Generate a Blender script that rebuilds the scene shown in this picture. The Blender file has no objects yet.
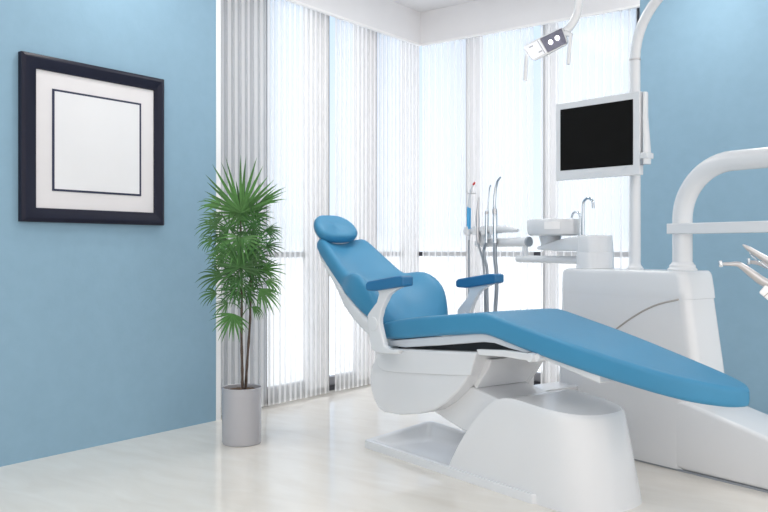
import bpy, bmesh, math, random
from mathutils import Vector, Matrix
random.seed(4)
PI = math.pi
C = bpy.context.scene.collection
H, F, V0 = 1.05, 828.0, 250.0           # eye height, focal length in pixels, horizon row
PHI = math.radians(37.1)                # camera heading away from the +Y axis
CP, SP = math.cos(PHI), math.sin(PHI)
# ---------------------------------------------------------------- frames
EX = Vector((.590*CP + .807*SP, .590*SP - .807*CP, 0)).normalized()     # long axis of the chair
EY = Vector((-EX.y, EX.x, 0))
ROT = math.atan2(EX.y, EX.x)
def cam2w(lat, d): return Vector((lat*CP - d*SP, lat*SP + d*CP, 0))
O = cam2w(-3.62*.590 + 2.517*.807, 3.62*.807 + 2.517*.590)              # origin of the chair's floor frame
CL = Vector((3.62, -2.517, 1.05))
def l2w(p): return O + EX*p[0] + EY*p[1] + Vector((0, 0, p[2]))
def ray(u, v):
    s = (u-384)/F
    return Vector((.590*s-.807, .807*s+.590, -(v-V0)/F))
def P(u, v, Y):                          # point of the chair frame on the plane y = Y
    r = ray(u, v); k = (2.517+Y)/r.y
    return (3.62+k*r.x, 1.05+k*r.z)
def PZ(u, v, a, b):                      # point on the plane z = a + b*x
    r = ray(u, v); k = (a+b*3.62-1.05)/(r.z-b*r.x)
    return (3.62+k*r.x, -2.517+k*r.y)
def WD(u, v, d):                         # chair-frame point at depth d
    r = ray(u, v); return CL + r*d
def wleft(u, x):                         # y where the sight line at u meets the plane x
    s = (u-384)/F; d = x/(CP*s-SP); return d*(SP*s+CP)
def wright(u, y):
    s = (u-384)/F; d = y/(SP*s+CP); return d*(CP*s-SP)

# ---------------------------------------------------------------- materials
def mat(name, col, rough=.5, metal=0, coat=0, spec=.5, noise=0, nscale=8, bump=0, bscale=60, trans=0, emis=None, estr=0):
    m = bpy.data.materials.new(name); m.use_nodes = True
    nt = m.node_tree; b = nt.nodes['Principled BSDF']
    b.inputs['Base Color'].default_value = (*col, 1); b.inputs['Roughness'].default_value = rough
    b.inputs['Metallic'].default_value = metal; b.inputs['Coat Weight'].default_value = coat
    b.inputs['Coat Roughness'].default_value = .05
    b.inputs['Specular IOR Level'].default_value = spec
    tc = nt.nodes.new('ShaderNodeTexCoord')
    if noise:
        n = nt.nodes.new('ShaderNodeTexNoise'); n.inputs['Scale'].default_value = nscale; n.inputs['Detail'].default_value = 5
        nt.links.new(tc.outputs['Object'], n.inputs['Vector'])
        r = nt.nodes.new('ShaderNodeValToRGB')
        r.color_ramp.elements[0].position = .3; r.color_ramp.elements[1].position = .7
        r.color_ramp.elements[0].color = (*[c*(1-noise) for c in col], 1); r.color_ramp.elements[1].color = (*[min(1, c*(1+noise)) for c in col], 1)
        nt.links.new(n.outputs['Fac'], r.inputs['Fac']); nt.links.new(r.outputs['Color'], b.inputs['Base Color'])
    if bump:
        n2 = nt.nodes.new('ShaderNodeTexNoise'); n2.inputs['Scale'].default_value = bscale; n2.inputs['Detail'].default_value = 3
        nt.links.new(tc.outputs['Object'], n2.inputs['Vector'])
        bm = nt.nodes.new('ShaderNodeBump'); bm.inputs['Strength'].default_value = bump; bm.inputs['Distance'].default_value = .002
        nt.links.new(n2.outputs['Fac'], bm.inputs['Height']); nt.links.new(bm.outputs['Normal'], b.inputs['Normal'])
    if emis:
        b.inputs['Emission Color'].default_value = (*emis, 1); b.inputs['Emission Strength'].default_value = estr
    return m
M = {}
M['wall'] = mat('blue wall paint', (.240, .388, .505), .75, noise=.022, nscale=14, bump=.25, bscale=45)
M['white'] = mat('white wall paint', (.80, .80, .82), .8, noise=.01)
M['trim'] = mat('white trim', (.88, .88, .89), .5, noise=.01)
M['plastic'] = mat('white moulded plastic', (.735, .750, .775), .24, coat=.3, noise=.01, nscale=3)
M['plastic2'] = mat('light grey plastic', (.62, .66, .71), .35, noise=.01, nscale=3)
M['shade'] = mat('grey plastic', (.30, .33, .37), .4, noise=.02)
M['groove'] = mat('groove grey', (.42, .40, .38), .5, noise=.02)
M['vinyl'] = mat('blue vinyl', (.052, .255, .445), .42, spec=.4, noise=.03, nscale=5, bump=.12, bscale=120)
M['vinyl_shaded'] = mat('shaded blue vinyl', (.026, .160, .345), .42, spec=.4, noise=.03, nscale=5, bump=.12, bscale=120)  # darker copy of the blue vinyl, arm pad shading put into the colour
M['black'] = mat('black rubber', (.008, .009, .012), .5, noise=.1)
M['screen'] = mat('black screen', (.0095, .0095, .0095), .8, spec=.05, noise=.02)
M['chrome'] = mat('chrome', (.62, .66, .70), .16, metal=1, noise=.02)
M['steel'] = mat('brushed steel', (.56, .55, .56), .3, metal=1, noise=.04, nscale=30)
M['hose'] = mat('grey hose', (.33, .36, .40), .3, metal=.5, noise=.03)
M['navy'] = mat('navy lacquer', (.009, .010, .024), .4, coat=.0, spec=.25, noise=.05)
M['mount'] = mat('white mount board', (.70, .685, .70), .7, noise=.01)
M['sheet'] = mat('pale grey sheet', (.76, .765, .785), .25, noise=.03, nscale=2)
M['line'] = mat('navy line', (.02, .025, .06), .5, noise=.02)
M['pot'] = mat('grey glazed pot', (.41, .41, .44), .22, coat=.3, noise=.02, nscale=4)
M['soil'] = mat('brown soil', (.11, .065, .035), .95, noise=.5, nscale=60, bump=1, bscale=120)
M['stem'] = mat('brown palm stem', (.085, .06, .045), .8, noise=.35, nscale=50)
M['leaf'] = mat('palm leaf green', (.034, .125, .024), .5, noise=.4, nscale=9)
M['leaf2'] = mat('fresh palm leaf green', (.060, .185, .036), .5, noise=.3, nscale=9)
M['framegrey'] = mat('grey window frame', (.22, .22, .24), .5, noise=.03)
M['frame_gap_dark'] = mat('dark window frame and gap shade', (.03, .03, .04), .5, noise=.03)  # rail and sill; also the strips that imitate shadowed gaps
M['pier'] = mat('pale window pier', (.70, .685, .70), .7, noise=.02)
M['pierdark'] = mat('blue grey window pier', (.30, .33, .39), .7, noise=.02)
M['blue'] = mat('cyan grip', (.06, .38, .72), .35, noise=.03)
M['red'] = mat('red tip', (.6, .03, .03), .4, noise=.03)
M['bulb'] = mat('lit bulb', (1, .97, .95), .3, emis=(1, .95, .93), estr=7, noise=.01)
M['lampglass'] = mat('lamp cover', (.86, .88, .93), .15, noise=.01, emis=(1, .98, .97), estr=.12)
M['reflector'] = mat('mirrored reflector', (.26, .26, .33), .25, metal=.9, noise=.1, nscale=40)
M['panel'] = mat('ceiling lamp diffuser', (1, 1, 1), .5, emis=(1, .98, .95), estr=3, noise=.005)

def floor_mat():
    m = bpy.data.materials.new('polished cream floor'); m.use_nodes = True; nt = m.node_tree; b = nt.nodes['Principled BSDF']
    tc = nt.nodes.new('ShaderNodeTexCoord'); mp = nt.nodes.new('ShaderNodeMapping')
    mp.inputs['Scale'].default_value = (1.1, 3.5, 1); mp.inputs['Rotation'].default_value = (0, 0, .9)
    n = nt.nodes.new('ShaderNodeTexNoise'); n.inputs['Scale'].default_value = 2.2; n.inputs['Detail'].default_value = 8; n.inputs['Distortion'].default_value = .8
    r = nt.nodes.new('ShaderNodeValToRGB')
    r.color_ramp.elements[0].position = .3; r.color_ramp.elements[1].position = .75
    r.color_ramp.elements[0].color = (.76, .715, .65, 1); r.color_ramp.elements[1].color = (.84, .81, .755, 1)
    nt.links.new(tc.outputs['Object'], mp.inputs['Vector']); nt.links.new(mp.outputs['Vector'], n.inputs['Vector'])
    nt.links.new(n.outputs['Fac'], r.inputs['Fac']); nt.links.new(r.outputs['Color'], b.inputs['Base Color'])
    b.inputs['Roughness'].default_value = .10; b.inputs['Specular IOR Level'].default_value = .8
    return m
M['floor'] = floor_mat()

def fabric(name, clear, col):
    m = bpy.data.materials.new(name); m.use_nodes = True; nt = m.node_tree; nt.nodes.clear()
    out = nt.nodes.new('ShaderNodeOutputMaterial'); mix = nt.nodes.new('ShaderNodeMixShader')
    tr = nt.nodes.new('ShaderNodeBsdfTransparent'); mix2 = nt.nodes.new('ShaderNodeMixShader')
    df = nt.nodes.new('ShaderNodeBsdfDiffuse'); tl = nt.nodes.new('ShaderNodeBsdfTranslucent')
    tc = nt.nodes.new('ShaderNodeTexCoord'); n = nt.nodes.new('ShaderNodeTexNoise'); n.inputs['Scale'].default_value = 30
    mr = nt.nodes.new('ShaderNodeMapRange'); mr.inputs['To Min'].default_value = clear-.01; mr.inputs['To Max'].default_value = clear+.01
    nt.links.new(tc.outputs['Object'], n.inputs['Vector']); nt.links.new(n.outputs['Fac'], mr.inputs['Value'])
    for x in (df, tl): x.inputs['Color'].default_value = (*col, 1)
    mix2.inputs[0].default_value = .4
    nt.links.new(df.outputs[0], mix2.inputs[1]); nt.links.new(tl.outputs[0], mix2.inputs[2])
    nt.links.new(mr.outputs[0], mix.inputs[0]); nt.links.new(mix2.outputs[0], mix.inputs[1]); nt.links.new(tr.outputs[0], mix.inputs[2])
    nt.links.new(mix.outputs[0], out.inputs[0])
    return m
M['sheer'] = fabric('sheer voile', .50, (.96, .96, .965))
M['dense'] = fabric('dense voile fold', .15, (.96, .96, .965))
def glass_mat():
    m = bpy.data.materials.new('window glass'); m.use_nodes = True; nt = m.node_tree; nt.nodes.clear()
    out = nt.nodes.new('ShaderNodeOutputMaterial'); mix = nt.nodes.new('ShaderNodeMixShader')
    tr = nt.nodes.new('ShaderNodeBsdfTransparent'); tr.inputs['Color'].default_value = (.95, .975, 1, 1)
    gl = nt.nodes.new('ShaderNodeBsdfGlossy'); gl.inputs['Roughness'].default_value = .02
    mix.inputs[0].default_value = .035
    nt.links.new(tr.outputs[0], mix.inputs[1]); nt.links.new(gl.outputs[0], mix.inputs[2])
    nt.links.new(mix.outputs[0], out.inputs[0]); return m
M['glass'] = glass_mat()

# ---------------------------------------------------------------- helpers
class Fr:                                # a frame: 'chair' (rotated) or 'room'
    def __init__(s, base, local): s.base = Vector(base); s.local = local
def root(name, base, label, cat, group=None, local=True):
    o = bpy.data.objects.new(name, None); C.objects.link(o); o.empty_display_size = .1
    b = Vector(base)
    o.location = l2w(b) if local else b
    o.rotation_euler = (0, 0, ROT if local else 0)
    o['label'] = label; o['category'] = cat
    if group: o['group'] = group
    o['_b'] = list(b)
    return o
def tag(o, label=None, cat=None, group=None, kind=None):
    for k, v in (('label', label), ('category', cat), ('group', group), ('kind', kind)):
        if v: o[k] = v
    return o
def link(name, bm, m, parent=None, base=None, local=True, smooth=True, sub=0, bev=0, seg=3, ang=35):
    """bm is in chair-frame (local) or room coordinates; base = the object's own origin in those coordinates"""
    if parent is not None:
        p = parent
        while p.parent: p = p.parent
        b = Vector(p['_b'])
    else: b = Vector(base or (0, 0, 0))
    bmesh.ops.translate(bm, verts=bm.verts, vec=-b)
    bmesh.ops.recalc_face_normals(bm, faces=bm.faces)
    me = bpy.data.meshes.new(name); bm.to_mesh(me); bm.free()
    ms = m if isinstance(m, (list, tuple)) else [m]
    for x in ms: me.materials.append(M[x])
    o = bpy.data.objects.new(name, me); C.objects.link(o)
    if parent is not None: o.parent = parent
    else:
        o.location = l2w(b) if local else b
        if local: o.rotation_euler = (0, 0, ROT)
        o['_b'] = list(b)
    for p in me.polygons: p.use_smooth = smooth
    if bev:
        md = o.modifiers.new('bevel', 'BEVEL'); md.width = bev; md.segments = seg; md.limit_method = 'ANGLE'; md.angle_limit = math.radians(30)
        md.harden_normals = False
    if sub:
        md = o.modifiers.new('sub', 'SUBSURF'); md.levels = sub; md.render_levels = sub
    elif smooth:
        me.set_sharp_from_angle(angle=math.radians(ang if not bev else 65))
    return o
def nb(): return bmesh.new()
def box(bm, x0, x1, y0, y1, z0, z1, mi=0):
    vs = [bm.verts.new((x, y, z)) for x in (x0, x1) for y in (y0, y1) for z in (z0, z1)]
    for f in ((0, 1, 3, 2), (4, 6, 7, 5), (0, 4, 5, 1), (2, 3, 7, 6), (0, 2, 6, 4), (1, 5, 7, 3)):
        q = bm.faces.new([vs[i] for i in f]); q.material_index = mi
    return vs
def loft(bm, rings, cap=True, closed=True, mi=0):
    R = [[bm.verts.new(p) for p in r] for r in rings]
    n = len(R[0])
    for a, b in zip(R, R[1:]):
        for i in range(n if closed else n-1):
            j = (i+1) % n
            bm.faces.new((a[i], a[j], b[j], b[i])).material_index = mi
    if cap:
        bm.faces.new(list(reversed(R[0]))).material_index = mi; bm.faces.new(R[-1]).material_index = mi
    return R
def prism(bm, poly, y0, y1):             # polygon of (x, z), extruded along y
    loft(bm, [[(x, y0, z) for x, z in poly], [(x, y1, z) for x, z in poly]])
def trace(pix, Y): return [P(u, v, Y) for u, v in pix]
def frame_at(t):
    t = t.normalized(); a = Vector((0, 0, 1)) if abs(t.z) < .9 else Vector((1, 0, 0))
    n = t.cross(a).normalized(); return n, t.cross(n)
def tube(bm, path, r, seg=16, cap=True, mi=0, flat=1.0):
    path = [Vector(p) for p in path]; rs = r if isinstance(r, (list, tuple)) else [r]*len(path)
    n = None; rings = []
    for i, p in enumerate(path):
        t = (path[min(i+1, len(path)-1)] - path[max(i-1, 0)]).normalized()
        if n is None: n, _ = frame_at(t)
        else: n = (n - t*n.dot(t)).normalized()
        b = t.cross(n)
        rings.append([p + (n*math.cos(2*PI*k/seg) + b*math.sin(2*PI*k/seg)*flat)*rs[i] for k in range(seg)])
    loft(bm, rings, cap=cap, mi=mi)
def spline(pts, n=8):                    # Catmull-Rom through the points
    pts = [Vector(p) for p in pts]; out = []
    for i in range(len(pts)-1):
        p0 = pts[max(i-1, 0)]; p1 = pts[i]; p2 = pts[i+1]; p3 = pts[min(i+2, len(pts)-1)]
        for k in range(n):
            t = k/n
            out.append(.5*((2*p1)+(-p0+p2)*t+(2*p0-5*p1+4*p2-p3)*t*t+(-p0+3*p1-3*p2+p3)*t**3))
    out.append(pts[-1]); return out
def lathe(bm, prof, cx, cy, seg=40, sx=1, sy=1, cap=True):
    loft(bm, [[(cx+r*sx*math.cos(2*PI*k/seg), cy+r*sy*math.sin(2*PI*k/seg), z) for k in range(seg)] for r, z in prof], cap=cap)
def rrect(y0, y1, z0, z1, r, n=4):       # rounded rectangle of (y, z) pairs
    r = min(r, (y1-y0)/2-1e-4, (z1-z0)/2-1e-4); out = []
    for cy, cz, a in ((y1-r, z1-r, 0), (y0+r, z1-r, 90), (y0+r, z0+r, 180), (y1-r, z0+r, 270)):
        for k in range(n+1):
            t = math.radians(a+90*k/n); out.append((cy+r*math.cos(t), cz+r*math.sin(t)))
    return out
def lerp(tab, x):
    if x <= tab[0][0]: return tab[0][1]
    for (a, p), (b, q) in zip(tab, tab[1:]):
        if x <= b: return p+(q-p)*(x-a)/(b-a)
    return tab[-1][1]

# ================================================================ ROOM
XW, YW, CZ, SZ = -3.90, 5.66, 3.02, 2.755
XC = XW-.05; YC = YW+.05                 # curtain planes
XG, YG = XW-.20, YW+.20                  # window planes
yL = wleft(216, XW)                      # end of the left blue wall
xR = wright(640, YW)                     # start of the right blue wall
bm = nb(); box(bm, XG-.1, 4.0, -2.6, YG+.1, -.12, 0)
tag(link('floor', bm, 'floor', local=False), kind='structure')
bm = nb(); box(bm, XG-.1, 4.0, -2.6, YG+.1, CZ, CZ+.12)
tag(link('ceiling', bm, 'white', local=False), kind='structure')
bm = nb(); box(bm, XW-.3, XW, -2.6, yL, 0, CZ)
tag(link('wall_left', bm, 'wall', local=False), kind='structure')
bm = nb(); box(bm, xR, 4.0, YW, YW+.3, 0, CZ)
tag(link('wall_back', bm, 'wall', local=False), kind='structure')
# soffit over the windows
bm = nb(); box(bm, XW-.03, XW, yL, YW+.03, SZ, CZ); box(bm, XW, xR, YW, YW+.03, SZ, CZ)
tag(link('trim_1', bm, 'white', local=False), kind='structure')
bm = nb(); box(bm, XW-.022, XW+.006, yL, YW+.0, SZ-.014, SZ+.002); box(bm, XW+.006, xR, YW-.006, YW+.022, SZ-.014, SZ+.002)
tag(link('trim_2', bm, 'trim', local=False), kind='structure')
# white corner board where the left wall ends
bm = nb(); box(bm, XW-.04, XW+.004, yL, wleft(220.5, XW), 0, SZ-.014)
tag(link('trim_3', bm, 'trim', local=False), kind='structure')

def glassbox(bm, a, b, plane, axis, z0, z1):
    if axis == 'x': box(bm, plane-.004, plane+.004, a, b, z0, z1)
    else: box(bm, a, b, plane-.004, plane+.004, z0, z1)
# window_1: along the left wall; window_2: along the back wall
def window(name, axis, plane, a, b, gap_posts, piers):
    s = 1 if axis == 'y' else -1
    def bx(bm, p, q, dep0, dep1, z0, z1):
        lo, hi = sorted((plane-s*dep0*1.0, plane-s*dep1*1.0)) if True else None
        if axis == 'x': box(bm, lo, hi, p, q, z0, z1)
        else: box(bm, p, q, lo, hi, z0, z1)
    # head, sill of the frame
    bm = nb(); bx(bm, a, b, -.03, .03, 0, .095); bx(bm, a, b, -.03, .03, ZT-.04, ZT)
    w = tag(link(name, bm, 'framegrey', local=False), kind='structure')
    bm = nb(); bx(bm, a, b, -.02, .035, .998, 1.036); link('window_rail', bm, 'frame_gap_dark', w, local=False)
    bm = nb(); bx(bm, a, b, -.04, .05, 0, .035); link('window_sill', bm, 'frame_gap_dark', w, local=False)
    for p, q in gap_posts:
        bm = nb(); bx(bm, p, q, -.03, .045, 0, ZT); link('gap_shade_post', bm, 'frame_gap_dark', w, local=False)  # dark strip modelled in place of the gap shadow beside a pier
    for p, q, m_ in piers:
        bm = nb(); bx(bm, p, q, .0, .05, 0, ZT); link('window_pier', bm, m_, w, local=False)
    bm = nb()
    if axis == 'x': glassbox(bm, a, b, plane, 'x', .09, ZT-.03)
    else: glassbox(bm, a, b, plane, 'y', .09, ZT-.03)
    link('glass_pane', bm, 'glass', w, local=False)
    return w
ZT = CZ-.002; xp = XG+.05; yp = YG-.05
L_ = lambda u: wleft(u, xp)
R_ = lambda u: wright(u, yp)
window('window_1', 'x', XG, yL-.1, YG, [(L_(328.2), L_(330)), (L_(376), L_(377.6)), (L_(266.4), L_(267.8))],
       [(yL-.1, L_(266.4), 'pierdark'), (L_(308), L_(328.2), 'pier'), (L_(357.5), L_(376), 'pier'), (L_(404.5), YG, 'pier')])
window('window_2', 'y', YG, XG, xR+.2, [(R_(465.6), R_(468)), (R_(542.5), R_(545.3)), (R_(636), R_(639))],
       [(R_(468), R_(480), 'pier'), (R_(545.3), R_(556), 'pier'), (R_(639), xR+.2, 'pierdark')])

# pleated voile curtains
def curtain(axis, a, b, label, pitch=.052, dense=.36, seed=0, top=SZ+.12):
    rnd = random.Random(seed)
    bm = nb(); cols = []; p = a; n = max(3, round((b-a)/pitch)); w = (b-a)/n
    prof = []                             # (position, depth, material of the strip to the right)
    for i in range(n):
        dn = dense*(.75+.5*rnd.random()); am = .011*(.7+.6*rnd.random())
        q = a+i*w
        prof += [(q, am*.9, 1), (q+w*dn, am, 0), (q+w*(dn+.12), .002, 0), (q+w*.92, .0, 0)]
    prof.append((b, .007, 1))
    rows = 7
    grid = []
    for k in range(rows):
        z = .012+(top-.012)*k/(rows-1); row = []
        for j, (q, dep, mi) in enumerate(prof):
            sway = .002*math.sin(z*1.3+q*1.5+seed)
            if axis == 'x': row.append(bm.verts.new((XC+dep-.01+sway, q, z)))
            else: row.append(bm.verts.new((q, YC-dep+.01+sway, z)))
        grid.append(row)
    for k in range(rows-1):
        for j in range(len(prof)-1):
            f = bm.faces.new((grid[k][j], grid[k][j+1], grid[k+1][j+1], grid[k+1][j])); f.material_index = prof[j][2]
    base = (XC, a, 0) if axis == 'x' else (a, YC, 0)
    o = link('voile_curtain', bm, ['sheer', 'dense'], base=base, local=False, smooth=False)
    return tag(o, label, 'curtain', 'white voile curtains along the corner windows')
LC = lambda u: wleft(u, XC); RC = lambda u: wright(u, YC)
curtain('x', LC(221), LC(267), 'white pleated voile curtain behind the potted palm, next to the left blue wall', .058, .42, 1)
curtain('x', LC(267.3), LC(329.5), 'white pleated voile curtain directly right of the potted palm', .052, .36, 2)
curtain('x', LC(335), LC(377.5), 'white pleated voile curtain rising behind the blue headrest of the chair', .052, .36, 3)
curtain('x', LC(377.8), LC(419), 'white pleated voile curtain ending at the left side of the room corner', .052, .36, 4)
curtain('y', RC(422.5), RC(480), 'white pleated voile curtain starting at the right side of the room corner', .06, .2, 5)
curtain('y', RC(480.3), RC(533.5), 'white pleated voile curtain behind the upright instruments with a bare strip on its right', .06, .2, 6)
curtain('y', RC(540.5), RC(637), 'white pleated voile curtain behind the monitor and taps, next to the right blue wall', .06, .2, 7)

# ================================================================ PICTURE
def wallpt(u, v):
    s = (u-384)/F; d = (XW+.018)/(CP*s-SP); return d*(SP*s+CP), H-(v-V0)/F*d
ya, za1 = wallpt(20, 53); yb, zb1 = wallpt(163, 78); _, za0 = wallpt(20, 222); _, zb0 = wallpt(163, 225)
z1 = (za1+zb1)/2; z0 = (za0+zb0)/2
r = root('picture_frame', (XW, (ya+yb)/2, z0), 'square picture frame of dark navy wood hanging on the left blue wall', 'picture', local=False)
ia, iz1 = wallpt(36, 69); ib, iz1b = wallpt(154, 90); _, iz0 = wallpt(36, 208.5); _, iz0b = wallpt(154, 212)
iz1 = (iz1+iz1b)/2; iz0 = (iz0+iz0b)/2
bm = nb()
def ringrect(x, a, b, c, d): return [(x, a, c), (x, b, c), (x, b, d), (x, a, d)]
x = XW+.001
loft(bm, [ringrect(x, ya, yb, z0, z1), ringrect(x+.03, ya, yb, z0, z1), ringrect(x+.038, ya+.02, yb-.02, z0+.02, z1-.02),
          ringrect(x+.026, ia-.02, ib+.02, iz0-.02, iz1+.02), ringrect(x+.02, ia, ib, iz0, iz1), ringrect(x+.004, ia, ib, iz0, iz1), ringrect(x, ya, yb, z0, z1)], cap=False)
link('moulding', bm, 'navy', r, local=False, bev=.003, seg=2)
bm = nb(); box(bm, x, x+.012, ia-.005, ib+.005, iz0-.005, iz1+.005); mt = link('mount', bm, 'mount', r, local=False)
ca, cz1 = wallpt(52.5, 89.5); cb, cz1b = wallpt(141.5, 102.5); _, cz0 = wallpt(52.5, 191.5); _, cz0b = wallpt(141.5, 195.5)
cz1 = (cz1+cz1b)/2; cz0 = (cz0+cz0b)/2
bm = nb(); box(bm, x+.012, x+.0145, ca, cb, cz0, cz1); link('inner_line', bm, 'line', mt, local=False)
bm = nb(); box(bm, x+.0145, x+.016, ca+.013, cb-.013, cz0+.011, cz1-.011); link('picture_sheet', bm, 'sheet', r, local=False)

# ================================================================ DENTAL CHAIR
ch = root('dental_chair', (.8, .235, 0), 'reclined dental chair with blue vinyl cushions on a white moulded base', 'dental chair')
# ---- seat and leg cushion
ka, kb = .771+.186*.92, -.186
near = [PZ(u, v, ka, kb) for u, v in ((560, 340.6), (614, 355), (668, 382), (700, 394), (722, 401), (740, 402), (748, 397))]
far = [PZ(u, v, ka, kb) for u, v in ((580, 313), (614, 328.5), (676.5, 355.5), (722.6, 376), (744, 388), (750, 393.5))]
print('NEAR', near); print('FAR', far)
XT = 2.035
nearT = [(.15, .0), (.92, .0), (1.35, .0), (1.6, .015), (1.8, .05), (1.9, .09), (1.98, .14), (2.02, .185), (XT, .22)]
farT = [(.15, .485), (.92, .495), (1.35, .468), (1.6, .41), (1.8, .36), (1.9, .33), (1.98, .295), (2.02, .265), (XT, .235)]
topT = [(.15, .675), (.20, .683), (.30, .703), (.47, .727), (.7, .752), (.86, .770), (.92, .773), (.98, .765), (1.10, .740), (1.35, .692), (1.6, .645), (2.055, .562)]
thT = [(.19, .09), (.3, .104), (.6, .10), (.92, .098), (1.2, .098), (1.6, .092), (1.9, .085), (2.055, .070)]
bm = nb(); rings = []
for X in (.150, .153, .165, .22, .26, .35, .47, .6, .74, .85, .90, .93, .96, 1.02, 1.12, 1.3, 1.5, 1.7, 1.82, 1.9, 1.95, 1.985, 2.01, 2.027, 2.033):
    y0 = lerp(nearT, X); y1 = lerp(farT, X); zt = lerp(topT, X); th = lerp(thT, X)
    sh = {.150: .022, .153: .010, .165: .001}.get(X, 0)
    if X >= 2.01: sh = {2.01: .002, 2.027: .008, 2.033: .018}[X]
    rr = []
    for y, z in rrect(y0+sh, y1-sh, zt-th+sh*.8, zt-sh*.8, .022):
        u_ = (y-(y0+y1)/2)/max((y1-y0)/2, 1e-3)
        if z > zt-th*.5 and X < 1.0: z -= .02*max(0, 1-u_*u_*1.2)*min(1, (X-.15)*4)*max(0, min(1, (1.0-X)*4))
        rr.append((X, y, z))
    # add top interior points for the dish
    rings.append(rr)
loft(bm, rings)
seat = link('seat_cushion', bm, 'vinyl', ch, sub=1)
# ---- backrest
B0 = Vector((.12, .235, .634)); ub = Vector((-.835, 0, .55)).normalized(); nn = Vector((.55, 0, .835)).normalized(); ey = Vector((0, 1, 0))
BT = [(-.03, .195, .055, .03), (.0, .215, .075, .035), (.06, .24, .10, .04), (.14, .266, .142, .045), (.22, .270, .155, .045), (.30, .266, .148, .035),
      (.37, .252, .115, .02), (.415, .232, .070, .01), (.45, .214, .042, .004), (.52, .208, .036, 0), (.65, .194, .032, -.004), (.76, .181, .030, -.008),
      (.83, .170, .026, -.012), (.855, .158, .010, -.022)]
def bsec(t, w, hr, hc, bot, k=1.0):
    pts = []
    for s in (-.97, -.86, -.68, -.45, -.2, 0, .2, .45, .68, .86, .97):
        pts.append((s*w, hc+(hr-hc)*min(1, abs(s)/.86)**2.2 - (.010 if abs(s) > .9 else 0)))
    pts += [(w, hr-.03), (w*1.0, hr*.4+bot*.6), (w*.985, bot+.012), (w*.93, bot), (w*.4, bot-.004), (-w*.4, bot-.004), (-w*.93, bot), (-w*.985, bot+.012), (-w*1.0, hr*.4+bot*.6), (-w, hr-.03)]
    kk = max(0, t-.55)/.3
    return [B0 + ub*(t+kk*(.045*min(1, (y/w)**2)-.012)) + ey*(y+.012) + nn*h for y, h in pts]
bm = nb(); rings = []
for i, (t, w, hr, hc) in enumerate(BT):
    bot = lerp([(.0, .02), (.06, -.005), (.3, -.018), (.44, -.055), (.5, -.06)], t)
    if i == 0 or i == len(BT)-1: rings.append([Vector(p) for p in bsec(t, w, hr*.7-.004, hc*.7-.004, bot+.025)])
    else: rings.append(bsec(t, w, hr, hc, bot))
loft(bm, rings)
back = link('backrest_cushion', bm, 'vinyl', ch, sub=1)
bm = nb(); rings = []
for t, w, h0, h1 in ((-.12, .14, -.02, -.08), (-.06, .18, -.015, -.085), (.05, .238, -.012, -.085), (.2, .252, -.012, -.085), (.34, .240, -.025, -.09), (.45, .200, -.055, -.095),
                     (.6, .182, -.058, -.088), (.8, .16, -.058, -.078), (.86, .13, -.058, -.07)):
    rings.append([B0+ub*t+ey*y+nn*h for y, h in rrect(-w, w, h1, h0+.004, .02)])
loft(bm, rings)
link('backrest_shell', bm, 'plastic', ch, sub=1)
# ---- headrest
hcn = Vector((-.635, .214, 1.178)); uh = Vector((-.75, 0, .66)).normalized(); nh = Vector((.66, 0, .75)).normalized()
def hring(k, h):
    out = []
    for i in range(28):
        a = 2*PI*i/28; c, s = math.cos(a), math.sin(a)
        y = math.copysign(abs(c)**.55, c)*.142; t = math.copysign(abs(s)**.55, s)*.108
        y *= 1-.36*(t/.108)*(.5+.5*(t/.108)) if t > 0 else 1
        out.append(hcn+ey*y*k+uh*t*k+nh*(h+.010*(y/.14)**2))
    return out
bm = nb(); loft(bm, [hring(k, h) for k, h in ((.80, -.035), (.93, -.030), (1.0, -.010), (1.0, .012), (.95, .026), (.84, .032), (.5, .030), (.2, .028))])
link('headrest', bm, 'vinyl', ch, sub=1)
bm = nb(); loft(bm, [hring(k, h) for k, h in ((.62, -.062), (.80, -.055), (.9, -.034), (.8, -.03))])
link('headrest_shell', bm, 'plastic', ch, sub=1)
bm = nb(); tube(bm, [B0+ub*.70-nn*.075, B0+ub*.85-nn*.068, hcn-nh*.058], [.03, .026, .026], flat=.5)
link('headrest_stem', bm, 'chrome', ch)
# ---- armrests
post_px = [(374.6, 289.5), (376.6, 294), (374.6, 302), (368.8, 309.8), (365.2, 315), (365.6, 325), (367.8, 342), (369.8, 349.8), (374.6, 353.4), (385.4, 354.1), (396, 354.1),
           (397, 350.2), (388, 349.8), (382, 346), (377, 324.5), (377, 318.6), (379.5, 308.8), (386, 295.2), (391, 291), (399, 287)]
pad_px = [(365.9, 283.5), (368, 281.3), (396, 276), (401, 275.8), (403.5, 277), (403.5, 285.3), (402, 286.3), (374.6, 291.2), (367.3, 290.6), (365.9, 289)]
NY = -.09
for side in (0, 1):
    dy = 0 if side == 0 else .61
    bm = nb(); prism(bm, trace(post_px, NY), NY+.012+dy, NY+.042+dy)
    a = link('armrest', bm, 'plastic', ch, bev=.006)
    bm = nb(); prism(bm, trace(pad_px, NY), NY+dy-.005, NY+.062+dy)
    link('arm_pad', bm, 'vinyl_shaded', a, bev=.008)
    # round pivot cover
    cx, cz = P(371.5, 324, NY); bm = nb()
    loft(bm, [[(cx+r_*math.cos(2*PI*k/28), y+dy, cz+r_*math.sin(2*PI*k/28)) for k in range(28)] for r_, y in ((.036, NY+.02), (.036, NY+.010), (.034, NY+.008))])
    link('pivot_cover', bm, 'plastic', a)
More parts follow.
